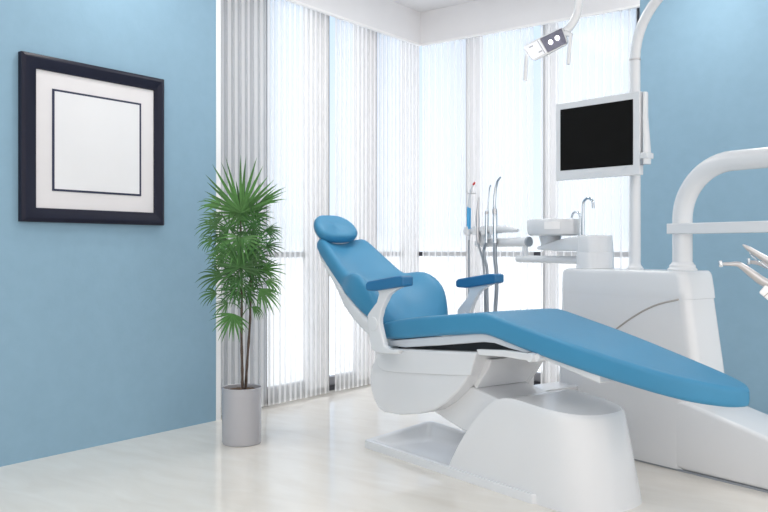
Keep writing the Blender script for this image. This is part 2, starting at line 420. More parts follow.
# ---- seat shell, black gap, leg shell
bm = nb(); prism(bm, trace([(388, 340.5), (430, 337), (483, 333), (493, 336), (531, 351.5), (524, 352.5), (508, 348), (494, 343), (483, 342), (440, 345.4), (405, 347.4), (391, 346)], .02), .02, .45)
link('seat_shell', bm, 'plastic2', ch, bev=.005)
bm = nb(); prism(bm, trace([(398, 344), (483, 339), (494, 340), (526, 351), (526, 356), (400, 352)], .06), .06, .41)
link('lift_mechanism', bm, 'black', ch)
bm = nb(); prism(bm, trace([(537, 352), (540, 358), (568, 370), (599.5, 383.6), (599.5, 374), (568, 360), (545, 351)], .03), .03, .40)
link('leg_shell', bm, 'plastic', ch, bev=.004)
# ---- near side shell and housing
shell_px = [(377, 348), (376, 356), (371.7, 367), (370, 376), (370.2, 386), (373.7, 399), (378, 407.5), (384, 412), (399, 414.8), (416.6, 414), (434, 410.3), (446, 402.5),
            (457, 392), (466, 380), (472.5, 367), (477, 352.5), (430, 350.4)]
bm = nb(); prism(bm, trace(shell_px, 0), 0, .47)
hs = link('side_shell', bm, 'plastic', ch, bev=.008)
# raised upper band of the shell
bm = nb(); prism(bm, trace([(377.5, 349), (376.8, 357), (378, 366), (383, 370.5), (392, 372), (426, 374), (450, 375.2), (470.5, 375.4), (476.5, 353.5), (430, 351.5)], -.003), -.006, .01)
link('shell_band', bm, 'plastic', hs, bev=.003)
hp = trace([(542, 354), (539.5, 362), (526.5, 382), (516, 379.5)], .40)
zl = P(473, 385, .07)
bm = nb(); prism(bm, [(.70, hp[0][1]), (hp[0][0], hp[0][1]), hp[1], hp[2], (zl[0], zl[1]), (.60, .37), (.60, .45)], .07, .40)
link('housing', bm, 'plastic', ch, bev=.006)
bm = nb(); prism(bm, trace([(476.5, 349.2), (504, 350.2), (529, 353.6), (529, 361), (504, 357), (478.6, 355.3)], 0), -.002, .03)
lv = link('side_arm', bm, 'plastic', ch, bev=.004)
for u_, y0_, y1_, r_ in ((529, -.015, .06, .021), (536, .0, .09, .018)):
    cx, cz = P(u_, 357.8, y0_); bm = nb()
    loft(bm, [[(cx+q*math.cos(2*PI*k/28), y, cz+q*math.sin(2*PI*k/28)) for k in range(28)] for q, y in ((r_*.85, y0_), (r_, y0_+.006), (r_, y1_))])
    link('knob', bm, 'plastic', lv)
# ---- lift arm
bm = nb(); prism(bm, trace([(433, 411), (446, 400), (472, 386.5), (500, 400), (528, 414), (520, 455), (490, 444), (461, 429)], .07), .07, .40)
link('lift_arm', bm, 'plastic', ch, bev=.006)
# ---- floor plate with a sunken tray
def plan(x0, x1, y0, y1, r, n=6):
    return [(a, b) for a, b in rrect(x0, x1, y0, y1, r, n)]
bm = nb()
def pl(x0, x1, y0, y1, r, z): return [(a, b, z) for a, b in plan(x0, x1, y0, y1, r)]
def rim(x, y): return .040+.045*max(0, min(1, (y-.05)/.38))*max(0, min(1, (.62-x)/.5))
def plr(x0, x1, y0, y1, r, k, z=0): return [(a, b, z+k*rim(a, b)) for a, b in rrect(x0, x1, y0, y1, r, 6)]
loft(bm, [plr(-.012, 1.24, -.004, .47, .035, 0), plr(-.012, 1.24, -.004, .47, .035, .8), plr(-.006, 1.236, -.002, .464, .032, 1), plr(.020, 1.22, .028, .440, .03, 1.02),
          plr(.034, 1.2, .040, .428, .03, .86), plr(.075, 1.19, .075, .385, .04, .3, .006), plr(.13, 1.18, .10, .35, .04, 0, .014)])
bp = link('base_plate', bm, 'plastic', ch, ang=50)
bm = nb(); rings = []
archT = [(0, .665), (.05, .682), (.12, .722), (.20, .778), (.27, .838), (.33, .895), (.37, .945), (.395, .985), (.408, 1.03), (.413, 1.08)]
for z in (0, .02, .05, .09, .14, .20, .26, .31, .35, .375, .395, .405, .409, .4125):
    xl = lerp(archT, z); k = z/.4125
    xr = 1.503-.058*k; y0 = .008+.008*k; y1 = .47-.055*k
    if z > .4: e = (z-.4)*.6; xr -= e; y0 += e; y1 -= e
    ring = []
    r1 = .5*(y1-y0); cxx = xr-.25; cyy = (y0+y1)/2
    # left end straight, right end half super-ellipse
    ring += [(xl, y1-.0, z), (xl, y0, z)]
    n = 26
    for i in range(8): ring.append((xl+(cxx-xl)*(i+1)/9, y0, z))
    for i in range(n+1):
        a = -PI/2+PI*i/n; c, s = math.cos(a), math.sin(a)
        ring.append((cxx+.25*abs(c)**.72, cyy+r1*math.copysign(abs(s)**.80, s), z))
    for i in range(8): ring.append((cxx+(xl-cxx)*(i+1)/9, y1, z))
    rings.append([(a_, b_, c_-(max(0, a_-1.1)*.085*(c_/.41)**2)) for a_, b_, c_ in ring])
loft(bm, rings)
link('base_column', bm, 'plastic', ch, ang=42)

# ================================================================ DENTAL UNIT
UY0, UY1 = .93, 1.19
un = root('dental_unit', (1.1, 1.06, 0), 'white dental unit cabinet with curved poles standing behind the chair', 'dental unit')
bm = nb(); rings = []
def urect(x0, x1, y0, y1, r, z): return [(a, b, z) for a, b in rrect(x0, x1, y0, y1, r, 6)]
for z, e in ((.008, 0), (.3, .0), (.36, 0), (.44, 0), (.55, .0), (.815, 0), (.817, .012), (.86, .010), (.925, .012), (.940, .018), (.949, .032), (.950, .05)):
    k = z/.95
    up = .010 if z > .816 else 0
    rings.append(urect(.485+.045*k-up+e*.6+(0 if z<.93 else e*.3), lerp([(0, 1.30), (.36, 1.30), (.44, 1.375), (.95, 1.295)], z)+up-e*.5, UY0-up*.5+e*.4, UY1+up-e*.4, .05, z))
loft(bm, rings)
cab = link('cabinet', bm, 'plastic', un, ang=50)
# curved seam on the cabinet's front
sp = [P(u, v, UY0-.006) for u, v in ((596, 352), (606, 339), (616, 328.7), (630, 318.5), (645, 309.5), (660, 303.5), (676, 300))]
bm = nb(); tube(bm, spline([(x_, UY0-.001, z_) for x_, z_ in sp]+[(1.27, UY0-.001, .8155)], 5), .0045, seg=8)
link('curved_seam', bm, 'groove', cab)
# sloping lower part running to the right
bm = nb(); rings = []
for X in (1.2, 1.28, 1.30, 1.5, 1.8, 2.1, 2.4, 2.5):
    zt = .335-.236*(X-1.3) if X > 1.3 else .335
    if X > 2.35: zt -= (X-2.35)*.1
    zt = max(zt, .03)
    rings.append([(X, y, z) for y, z in rrect(UY0+.0015, UY1+.06, 0.008, zt, .022, 4)])
loft(bm, rings)
link('lower_housing', bm, 'plastic', un, ang=50)
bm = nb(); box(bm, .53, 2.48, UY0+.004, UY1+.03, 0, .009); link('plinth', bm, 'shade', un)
bm = nb(); box(bm, .50, .66, .42, .95, .302, .326); link('link_plate', bm, 'plastic', un, bev=.006)

# lamp pole
PX, PY = .928, 1.06
bm = nb(); lathe(bm, [(.043, .945), (.043, .955), (.036, .965), (.030, .972), (.0285, .985), (.0285, 1.2)], PX, PY, 32)
pole = link('pole_foot', bm, 'plastic', un)
arc = [(PX, PY, 1.1)]
ztop = P(635, 60, PY)[1]
R_b = .36
arc += [(PX, PY, 1.5), (PX, PY, ztop)]
d0 = Vector((1, 0, 0))
for i in range(1, 13):
    a = PI/2*i/12; arc.append((PX+R_b*(1-math.cos(a)), PY, ztop+R_b*math.sin(a)))
arc += [(PX+R_b+.3, PY, ztop+R_b)]
bm = nb(); tube(bm, arc, [.0285, .0275, .0265]+[.0262]*13, seg=24); link('lamp_pole', bm, 'plastic', un)
bm = nb(); lathe(bm, [(.0262, ztop-.004), (.0300, ztop-.003), (.0300, ztop+.003), (.0262, ztop+.004)], PX, PY, 32, cap=False); link('pole_ring', bm, 'steel', un)
# delivery pole
QX, QY = 1.206, 1.06; rq = .0475; zq = 1.20; Rq = .265
bm = nb(); lathe(bm, [(.070, .945), (.070, .957), (.062, .965), (.062, .975), (.054, .982), (.050, .99)], QX, QY, 40); link('pole_foot', bm, 'plastic', un)
arc = [(QX, QY, .96), (QX, QY, 1.1), (QX, QY, zq)]
for i in range(1, 15):
    a = PI/2*i/14; arc.append((QX+Rq*(1-math.cos(a)), QY, zq+Rq*math.sin(a)))
arc += [(QX+Rq+.9, QY, zq+Rq)]
bm = nb(); tube(bm, arc, rq, seg=28); link('delivery_pole', bm, 'plastic', un)
zb1_ = P(690, 223, QY-.06)[1]; zb0_ = P(690, 233.6, QY-.06)[1]
bm = nb(); box(bm, QX-.048, 2.3, QY-.062, QY+.055, zb0_, zb1_); link('tray_bar', bm, 'plastic', un, bev=.004)

# ================================================================ SPITTOON
SX, SY = .668, 1.06
st = root('spittoon', (SX, SY, .95), 'white spittoon basin with two chrome taps on the left end of the dental unit', 'basin')
bm = nb(); lathe(bm, [(.1005, .951), (.100, .96), (.0975, 1.035), (.0967, 1.0365), (.097, 1.038), (.0905, 1.122), (.087, 1.129), (.08, 1.131)], SX, SY, 48)
link('pedestal', bm, 'plastic', st)
BX = .385
bz1 = P(554, 219.5, SY)[1]; bz0 = P(554, 235, SY)[1]
bm = nb(); lathe(bm, [(.07, bz0-.006), (.140, bz0-.004), (.154, bz0+.004), (.160, bz0+.02), (.162, bz1-.012), (.158, bz1-.003), (.150, bz1), (.140, bz1-.006), (.09, bz1-.05), (.01, bz1-.06)], BX, SY, 56)
bowl = link('basin', bm, 'plastic', st)
# pale square plate on the basin front
c = Vector((BX, SY, 0)); rings = []
toc = (CL-c); aa = math.atan2(toc.y, toc.x)-.12
bm = nb()
rings = [[(BX+rr_*math.cos(aa+t), SY+rr_*math.sin(aa+t), z) for t in [(-.26+.052*i) for i in range(11)]] for rr_, z in ((.160, bz0+.030), (.167, bz0+.031), (.167, bz1-.020), (.158, bz1-.018))]
loft(bm, rings, cap=False, closed=False); link('basin_plate', bm, 'trim', bowl)
# wedge arm under the basin
bm = nb(); rings = []
for X, z0_, z1_, hw in ((.27, 1.052, 1.070, .03), (.36, 1.047, 1.087, .06), (.47, 1.043, 1.108, .075), (.58, 1.043, 1.122, .08), (.66, 1.043, 1.124, .08)):
    rings.append([(X, y, z) for y, z in rrect(SY-hw, SY+hw, z0_, z1_, .012, 4)])
loft(bm, rings); link('basin_arm', bm, 'plastic', st)
bm = nb(); lathe(bm, [(.05, 1.068), (.055, 1.09), (.065, bz0-.002)], .345, SY, 32); link('basin_neck', bm, 'plastic', st)
# taps
def tap(x, y, zb, ztop_, rad, rt, drop):
    bm = nb()
    path = [(x, y, zb), (x, y, (zb+ztop_)/2), (x, y, ztop_)]
    return bm, path
tx = .575; ty = .985
def tapat(u0, vb, u1, vt, vend, Y, rt):
    x0, zb = P(u0, vb, Y); x1, _ = P(u1, vt, Y); _, zt = P(u0, vt, Y); _, ze = P(u1, vend, Y)
    rad = (x1-x0)/2; s_ = abs(rad); z_ = zt-s_
    path = [(x0, Y, zb-.02), (x0, Y, (zb+z_)/2), (x0, Y, z_)]
    for i in range(1, 11):
        a = PI*i/10; path.append((x0+rad*(1-math.cos(a)), Y, z_+s_*math.sin(a)))
    path.append((x1+ (x1-x0)*.04, Y, ze))
    bm = nb(); tube(bm, path, rt, seg=14)
    lathe(bm, [(rt*2.2, zb-.02), (rt*2.2, zb-.004), (rt*1.1, zb)], x0, Y, 20)
    return bm
link('tall_tap', tapat(583, 235, 593, 198.5, 208.5, SY-.04, .0075), 'chrome', st)
link('short_tap', tapat(580, 235.5, 571.8, 211.7, 217, SY-.01, .0068), 'chrome', st)

# ================================================================ ASSISTANT ARM
ar = root('assistant_stand', (-.1, SY, 1.0), 'white horizontal tube stand reaching left below the spittoon basin', 'stand')
x0, zA = P(517.5, 258.8, SY); bm = nb()
tube(bm, [(x0+.004, SY, zA), (x0, SY, zA), (x0+.01, SY, zA), (.60, SY, zA-.004)], [.012, .020, .0215, .0215], seg=24)
link('lower_tube', bm, 'plastic', ar)
x1, zB = P(528, 241.7, SY); x2, _ = P(477, 241.7, SY)
bm = nb(); tube(bm, [(x2, SY, zB-.006), (x2+.01, SY, zB-.006), (x1-.03, SY, zB), (x1, SY, zB)], [.022, .026, .029, .030], seg=28); link('upper_tube', bm, 'plastic', ar)
bm = nb(); tube(bm, [(x1, SY, zB), (x1+.012, SY, zB)], [.0305, .0295], seg=28); link('end_cap', bm, 'shade', ar)
xv, _ = P(525, 250, SY); bm = nb(); tube(bm, [(xv, SY, zA), (xv, SY, zB)], .0165, seg=20); link('upright', bm, 'plastic', ar)
# holder rail in front of the tube
HY = SY-.02
xa, zH = P(465, 231, HY); xb, _ = P(500, 229.5, HY); xc, _ = P(518, 230, HY)
bm = nb(); tube(bm, [(xa-.004, HY, zH), (xa, HY, zH), (xa+.06, HY, zH), (xb, HY, zH+.004), (xb+.05, HY, zH+.004), (xc-.01, HY, zH-.004), (xc, HY, zH-.004)], [.012, .018, .020, .024, .021, .013, .009], seg=20)
rail = link('holder_rail', bm, 'plastic', ar)
for u_ in (470, 478.5, 487, 495.5):
    xx, _ = P(u_, 231, HY); bm = nb(); lathe(bm, [(.019, zH-.028), (.021, zH-.026), (.021, zH+.024), (.018, zH+.027)], xx, HY-.022, 24)
    link('holder_cup', bm, 'plastic', rail)
bm = nb(); xx, _ = P(483, 236, HY); box(bm, xx-.03, xx+.05, SY-.025, SY+.01, zB, zH); link('holder_block', bm, 'plastic', ar, bev=.006)

# upright instruments in the holder, each with its own hose
IY = HY-.022
def instr(name, label, pts, rads, m, extra=(), hose=(), hr=.0065, endx=.5):
    base = P(pts[0][0], pts[0][1], IY)
    o = root(name, (base[0], IY, base[1]), label, 'dental instrument', 'upright instruments in the holder')
    bm = nb(); pp = [(P(u, v, IY)[0], IY, P(u, v, IY)[1]) for u, v in pts]
    tube(bm, pp, rads, seg=14); link('handpiece', bm, m, o)
    for nm, q, rr_, mm in extra:
        bm = nb(); tube(bm, [(P(u, v, IY)[0], IY, P(u, v, IY)[1]) for u, v in q], rr_, seg=14); link(nm, bm, mm, o)
    if hose:
        bm = nb(); hp_ = [(P(u, v, IY)[0], IY, P(u, v, IY)[1]) for u, v in hose]; xe, ze = hp_[-1][0], hp_[-1][2]
        hp_ += [(xe, IY, .30), (xe, IY, .12), (xe, IY, .0)]
        q = spline(hp_, 6); tube(bm, q, hr, seg=10); link('hose', bm, 'hose', o)
    return o
instr('curing_light', 'slim curing light with a cyan grip and a red tip, leftmost in the holder',
      [(469, 240), (469.2, 206), (469.5, 198), (470, 194), (471, 189), (473.5, 184)], [.008, .010, .010, .006, .005, .004], 'plastic2',
      [('grip', [(468.6, 231), (468.7, 228), (468.9, 209), (469, 206)], [.009, .0135, .0135, .009], 'blue'), ('red_tip', [(473.2, 184.6), (474.8, 182.6)], [.007, .006], 'red'),
       ('light_shield', [(466.5, 193.6), (470, 193.2), (476, 193.4)], [.003, .004, .003], 'steel')],
      [(469, 239), (468.8, 260), (469, 285), (469.5, 318)], .007)
instr('scaler', 'short grey scaler handpiece between the cyan-gripped light and the long thin instrument',
      [(478, 243), (477.8, 236), (477.5, 216), (478, 207), (478.6, 199), (479, 197)], [.008, .012, .012, .008, .005, .003], 'steel',
      [('collar', [(477.7, 222), (477.7, 219)], .0135, 'steel')], [(478, 242), (480, 250), (483, 262), (484.5, 280), (485, 318)], .0065)
instr('saliva_ejector', 'long thin steel saliva ejector with a small bent tip, third in the holder',
      [(486.5, 243), (486.6, 232), (486.8, 214), (487.8, 211), (489, 192), (489.8, 187), (491, 185)], [.010, .0125, .012, .005, .004, .004, .005], 'chrome',
      [('collar', [(486.8, 214), (486.9, 211)], .0125, 'steel')], [(486.5, 242), (484, 250), (484.5, 258), (487, 270), (487, 290), (487.5, 318)], .0095)
instr('suction_wand', 'tall steel suction wand with a hooked tip, rightmost in the holder',
      [(495, 243), (495, 232), (494.8, 212), (494.3, 206), (494.8, 196), (495.6, 188.5), (497.5, 181), (500.5, 177.5)], [.013, .0155, .014, .009, .0095, .0085, .007, .006], 'chrome',
      [('collar', [(494.8, 214), (494.5, 209)], .0155, 'steel')], [(495, 242), (495, 258), (496.3, 272), (496.5, 290), (495, 318)], .0125)

# ================================================================ MONITOR
mc = [WD(555.5, 104, 4.52), WD(639.8, 90.8, 4.15), WD(640, 174.6, 4.15), WD(555.5, 181, 4.52)]
A = (mc[0]+mc[3])/2; Bp = (mc[1]+mc[2])/2
ux = (Bp-A); ux.z = 0; wM = ux.length; ux.normalize(); nM = Vector((ux.y, -ux.x, 0))
if nM.dot(CL-A) < 0: nM = -nM
zt = (mc[0].z+mc[1].z)/2; zb = (mc[2].z+mc[3].z)/2
mo = root('monitor', (Bp.x, Bp.y, zb), 'white flat monitor with a black screen fixed to the lamp pole', 'monitor')
o0 = Vector((A.x, A.y, 0))
def mbox(bm, a, b, d0, d1, z0, z1):
    vs = []
    for s_ in (a, b):
        for d_ in (d0, d1):
            for z in (z0, z1):
                p = o0+ux*s_+nM*d_; vs.append(bm.verts.new((p.x, p.y, z)))
    for f in ((0, 1, 3, 2), (4, 6, 7, 5), (0, 4, 5, 1), (2, 3, 7, 6), (0, 2, 6, 4), (1, 5, 7, 3)): bm.faces.new([vs[i] for i in f])
def sfrac(u):                            # position along the monitor's front of column u
    r_ = ray(u, 140); det = r_.x*(-ux.y)+ux.x*r_.y
    dx, dy = o0.x-CL.x, o0.y-CL.y
    return (r_.x*dy-r_.y*dx)/(ux.x*r_.y-ux.y*r_.x)*1.0
def solve_s(u):
    lo, hi = -.1, wM+.2
    def pu(s_):
        p = o0+ux*s_-CL; lat = .590*p.x+.807*p.y; d = -.807*p.x+.590*p.y; return 384+F*lat/d
    for _ in range(40):
        m_ = (lo+hi)/2
        if pu(m_) < u: lo = m_
        else: hi = m_
    return lo
s0, s1 = solve_s(560.4), solve_s(633)
szt = 1.05-(110-250)/F*4.50; szb = 1.05-(171-250)/F*4.50
bm = nb(); mbox(bm, 0, wM, -.035, 0, zb, zt); body = link('monitor_case', bm, 'plastic', mo, bev=.005)
bm = nb(); mbox(bm, s0, s1, -.002, .0015, szb, szt); link('screen', bm, 'screen', mo)
for i in range(7):
    if i == 3: continue
    bm = nb(); a_ = wM*.36+i*.016; mbox(bm, a_, a_+.010, 0, .002, zb+.022, zb+.026); link('button', bm, 'plastic2', mo)
bm = nb(); vs = []
for s_, z in ((wM*.79, zb+.026), (wM*.795, zb+.024), (wM*.86, zb+.044), (wM*.855, zb+.047)):
    p = o0+ux*s_+nM*.001; vs.append(bm.verts.new((p.x, p.y, z)))
bm.faces.new(vs); bmesh.ops.solidify(bm, geom=bm.faces[:], thickness=.001); link('slash_mark', bm, 'plastic2', mo)
# tapered bracket at the right edge and its clamp
bm = nb(); rings = []
for z, c_, hw, dd in ((1.843, .014, .008, .018), (1.835, .014, .010, .02), (1.72, .013, .010, .022), (1.62, .018, .014, .026), (1.54, .021, .017, .03), (1.485, .021, .017, .03), (1.48, .021, .015, .028)):
    ring = []
    for k in range(20):
        a = 2*PI*k/20; p = o0+ux*(wM+c_+hw*math.cos(a))+nM*(-.03+dd*math.sin(a)); ring.append((p.x, p.y, z))
    rings.append(ring)
loft(bm, rings); br = link('bracket', bm, 'plastic', mo)
bm = nb(); mbox(bm, wM+.001, wM+.041, -.062, .004, 1.507, 1.537); link('bracket_collar', bm, 'plastic', br, bev=.004)
bm = nb(); mbox(bm, wM+.003, wM+.014, -.02, .004, 1.475, 1.505); link('bracket_catch', bm, 'shade', br, bev=.002)
bm = nb(); q = o0+ux*(wM*.9)+nM*(-.04); tube(bm, [(q.x, q.y, 1.64), (PX, PY, 1.64)], .022, seg=16); link('wall_mount', bm, 'plastic', mo)

# ================================================================ OPERATING LAMP
LD = 3.62
lp = root('operating_lamp', tuple(WD(549, 45, LD+.03)), 'lit operating lamp with two bulbs hanging from a curved white arm over the chair', 'lamp')
fc = [WD(521.8, 46.8, LD+.03), WD(562.5, 27, LD-.03), WD(568, 43.5, LD-.05), WD(533, 61, LD+.01)]      # lit face: top-left, top-right, bottom-right, bottom-left
tx_ = (fc[1]-fc[0]).normalized(); ty_ = ((fc[0]-fc[3]).normalized()+(fc[1]-fc[2]).normalized()).normalized()
fn = tx_.cross(ty_).normalized()
if fn.dot(CL-fc[0]) < 0: fn = -fn
bk = -fn*.055+Vector((0, 0, .012))
def blend(a, b): return fc[0].lerp(fc[1], a).lerp(fc[3].lerp(fc[2], a), b)
bm = nb(); rings = []
for dep, k in ((0, 1.0), (.25, 1.03), (.7, .95), (1, .7)):
    ring = []
    for a, b in ((0, .15), (0, .85), (.05, 1), (.5, 1.03), (.95, 1), (1, .85), (1, .15), (.95, 0), (.5, -.03), (.05, 0)):
        p = blend(.5+(a-.5)*k, .5+(b-.5)*k)+bk*dep; ring.append(p)
    rings.append(ring)
loft(bm, rings); hd = link('lamp_head', bm, 'plastic', lp, ang=60)
def patch(bm, a0, a1, b0, b1, off=.003, th=.004):
    q = [blend(a0, b0), blend(a1, b0), blend(a1, b1), blend(a0, b1)]
    loft(bm, [[p+fn*(off-th) for p in q], [p+fn*off for p in q]])
bm = nb(); patch(bm, .02, .42, .08, .93); link('lamp_cover', bm, 'lampglass', hd)
bm = nb(); patch(bm, .44, .97, .06, .95); link('reflector', bm, 'reflector', hd)
for a0_, a1_, b0_, b1_ in ((.12, .22, .22, .28), (.24, .34, .70, .76), (.36, .375, .1, .92), (.08, .15, .62, .68)):
    bm = nb(); patch(bm, a0_, a1_, b0_, b1_, .0045, .002); link('vent_slot', bm, 'shade', hd)
for a_, b_ in ((.62, .52), (.80, .47)):
    c_ = blend(a_, b_)+fn*.008; bm = nb(); bmesh.ops.create_uvsphere(bm, u_segments=16, v_segments=10, radius=.009); bmesh.ops.translate(bm, verts=bm.verts, vec=c_); link('bulb', bm, 'bulb', hd)
c_ = blend(.12, .6)+fn*.006; bm = nb(); bmesh.ops.create_uvsphere(bm, u_segments=16, v_segments=10, radius=.008); bmesh.ops.translate(bm, verts=bm.verts, vec=c_); link('bulb', bm, 'bulb', hd)
for (u0, v0, u1, v1, dd) in ((526.5, 55, 525, 81, .02), (570.5, 35, 568.3, 64.5, -.05)):
    bm = nb(); tube(bm, [WD(u0, v0, LD+dd), WD(u1, v1-2, LD+dd), WD(u1, v1, LD+dd)], [.0075, .0088, .007], seg=14); link('lamp_handle', bm, 'plastic', lp)
bm = nb(); tube(bm, [WD(565, 33, LD-.03), WD(571.5, 35.5, LD-.05)], [.012, .010], seg=14); link('handle_joint', bm, 'plastic', lp)
Lz = ztop+R_b
bm = nb(); pth = [WD(562, 33.5, LD-.01), WD(569, 28, LD-.01), WD(575, 19, LD-.01), WD(578, 8, LD-.01), WD(578.5, -8, LD-.01), WD(578.5, -60, LD-.01)]
e0 = pth[-1]
pth = spline(pth, 6)
tube(bm, pth, [.016]*5+[.0175]*(len(pth)-5), seg=20); link('lamp_arm', bm, 'plastic', lp)
bm = nb(); e1 = Vector((PX+R_b+.28, PY, Lz))
tube(bm, spline([e0-Vector((0, 0, .01)), e0+Vector((.01, .02, .05)), e0+Vector((.08, .12, .10)), e1+Vector((0, -.1, .06)), e1+Vector((0, 0, -.02))], 8), .018, seg=18); link('lamp_arm', bm, 'plastic', lp)

# ================================================================ INSTRUMENT TRAY AT THE RIGHT EDGE
TD = 2.3
def T(u, v, dd=0): return WD(u, v, TD+dd)
tr = root('instrument_tray', tuple(T(790, 300)), 'white corner of an instrument tray at the right edge of the photo', 'tray')
bm = nb(); q = [(758.5, 292.5), (768.5, 280), (800, 272), (860, 280), (850, 330), (800, 330), (768, 300.5)]
loft(bm, [[T(u, v, -.01) for u, v in q], [T(u+2, v+1.5, .16) for u, v in q]]); tb = link('tray_body', bm, 'trim', tr, bev=.004)
bm = nb(); tube(bm, [T(763.5, 296.8, -.0115), T(800, 266, -.0115)], .0011, seg=6); link('tray_seam', bm, 'groove', tb)
e_ = T(820, 280, .1); bm = nb(); tube(bm, [e_+Vector((0, 0, -.03)), Vector((e_.x, e_.y, zb0_+.02))], .02, seg=16); link('tray_stem', bm, 'plastic', tr)
bm = nb(); tube(bm, [Vector((e_.x, e_.y, zb0_+.02)), Vector((min(2.2, e_.x), QY, zb0_+.02))], .02, seg=16); link('tray_stem', bm, 'plastic', tr)
def hand(name, label, pts, rads, head=None, hr=.010, hl=.011, dd=0, group='handpieces on the tray'):
    b_ = T(*pts[-1], dd); o = root(name, tuple(b_), label, 'dental instrument', group)
    bm = nb(); pp = spline([T(u, v, dd) for u, v in pts], 5)
    rr_ = []
    for i in range(len(pp)):
        t = i/5; k = int(min(t, len(rads)-2)); rr_.append(rads[k]+(rads[k+1]-rads[k])*(t-k))
    tube(bm, pp, rr_, seg=18); link('handle', bm, 'steel', o)
    if head:
        c0, c1 = T(*head[0], dd), T(*head[1], dd); bm = nb(); tube(bm, [c0, c0.lerp(c1, .15), c0.lerp(c1, .85), c1], [hr*.8, hr, hr, hr*.8], seg=18); link('head', bm, 'chrome', o)
    return o
hand('contra_angle_handpiece', 'steel contra-angle handpiece with a small square head, lowest at the tray edge', [(722, 264), (730, 264), (738, 264.2), (745, 268.5), (753, 274.5), (762, 281), (782, 292)],
     [.0045, .0055, .0075, .0095, .0115, .0125, .0125], ((720, 260.5), (720.8, 267)), .006)
hand('turbine_handpiece', 'small steel turbine handpiece half hidden between its two neighbours on the tray', [(750, 262), (758, 263), (768, 266), (785, 272)], [.005, .0065, .009, .009], ((748.3, 258), (748.8, 264.5)), .005, dd=.12)
hand('air_syringe', 'pointed steel air syringe, highest of the instruments at the tray edge', [(742.6, 244.8), (749, 249), (757, 254), (766, 259.5), (785, 270)], [.002, .0075, .0085, .0105, .012], dd=.06)
bm = nb(); tube(bm, spline([T(749, 251, .055), T(751, 255, .055), T(758, 261), T(768, 268)], 5), .0022, seg=8)
link('syringe_lever', bm, 'chrome', [o for o in C.objects if o.name.startswith('air_syringe')][0])

# ================================================================ POTTED PALM
PD = 4.51
def WR(u, v, d):                          # room point
    s = (u-384)/F; p = cam2w(s*d, d); p.z = H-(v-V0)/F*d; return p
pc = WR(241.8, 0, PD); pc.z = 0
pr = root('potted_palm', tuple(pc), 'tall green fan palm in a grey cylinder pot by the left blue wall', 'plant', local=False)
bm = nb(); lathe(bm, [(.09, 0), (.103, .002), (.106, .012), (.1065, .29), (.1065, .303), (.104, .306), (.1005, .303), (.099, .27), (.02, .27)], pc.x, pc.y, 56); link('pot', bm, 'pot', pr, local=False)
bm = nb()
rings = []
rnd = random.Random(3)
for k in range(6):
    rr_ = .099*(1-k/6.0); rings.append([(pc.x+rr_*math.cos(2*PI*j/40), pc.y+rr_*math.sin(2*PI*j/40), .283+(rnd.random()*.008 if k else 0)) for j in range(40)])
loft(bm, rings, cap=True); link('soil', bm, 'soil', pr, local=False)
camr = cam2w(1, 0); camf = cam2w(0, 1)    # right and forward
def st_(pts): return spline([WR(u, v, PD+dd) for u, v, dd in pts], 6)
stemA = st_([(242.5, 391, 0), (242.3, 370, 0), (241.5, 330, 0), (242, 290, 0), (241, 250, 0), (240.5, 214, 0)])
stemB = st_([(245.5, 391, .03), (247, 365, .03), (250, 320, .03), (250.5, 285, .03), (252, 250, .02), (255, 228, .02)])
for s_ in (stemA, stemB):
    bm = nb(); n_ = len(s_); tube(bm, s_, [.0075-.0035*i/n_+(.0015 if i % 3 == 0 else 0) for i in range(n_)], seg=10); link('stem', bm, 'stem', pr, local=False)
Zv = Vector((0, 0, 1))
def frond(hub, origin, main, normal, L, spread, nl, droop, mm, seed):
    rnd = random.Random(seed); bm = nb()
    mid = origin.lerp(hub, .5)+Vector((0, 0, .015)); tube(bm, spline([origin, mid, hub], 4), [.0028]*4+[.0022]*5, seg=6)
    main = main.normalized(); normal = (normal-main*normal.dot(main)).normalized(); side = main.cross(normal)
    for i in range(nl):
        a = math.radians(-spread+2*spread*i/(nl-1)+rnd.uniform(-3, 3))
        dr = (main*math.cos(a)+side*math.sin(a)+normal*rnd.uniform(-.12, .12)).normalized()
        ln = L*(1-.28*(abs(a)/math.radians(spread+1))**1.5)*rnd.uniform(.86, 1.08)
        w = L*(.035 if L < .28 else .026)*rnd.uniform(.85, 1.15); p = hub.copy(); v_ = dr.copy(); N = 7; cen = [p.copy()]; dirs = [v_.copy()]
        for k in range(N):
            v_ = (v_+Vector((0, 0, -1))*droop*(k+1)/N*.34).normalized(); p = p+v_*ln/N; cen.append(p.copy()); dirs.append(v_.copy())
        ra, rb, rc = [], [], []
        for k in range(N+1):
            wid = w*(.35+1.6*k/N*1.2 if k/N < .35 else 1.02*(1-((k/N-.35)/.65)**1.6)+.03)
            sd = dirs[k].cross(normal)
            if sd.length < .1: sd = dirs[k].cross(side)
            sd.normalize(); up = sd.cross(dirs[k]).normalized()
            ra.append(bm.verts.new(cen[k]-sd*wid+up*wid*.35)); rb.append(bm.verts.new(cen[k])); rc.append(bm.verts.new(cen[k]+sd*wid+up*wid*.35))
        for k in range(N):
            bm.faces.new((ra[k], ra[k+1], rb[k+1], rb[k])); bm.faces.new((rb[k], rb[k+1], rc[k+1], rc[k]))
    o = link('frond', bm, mm, pr, local=False)
    return o
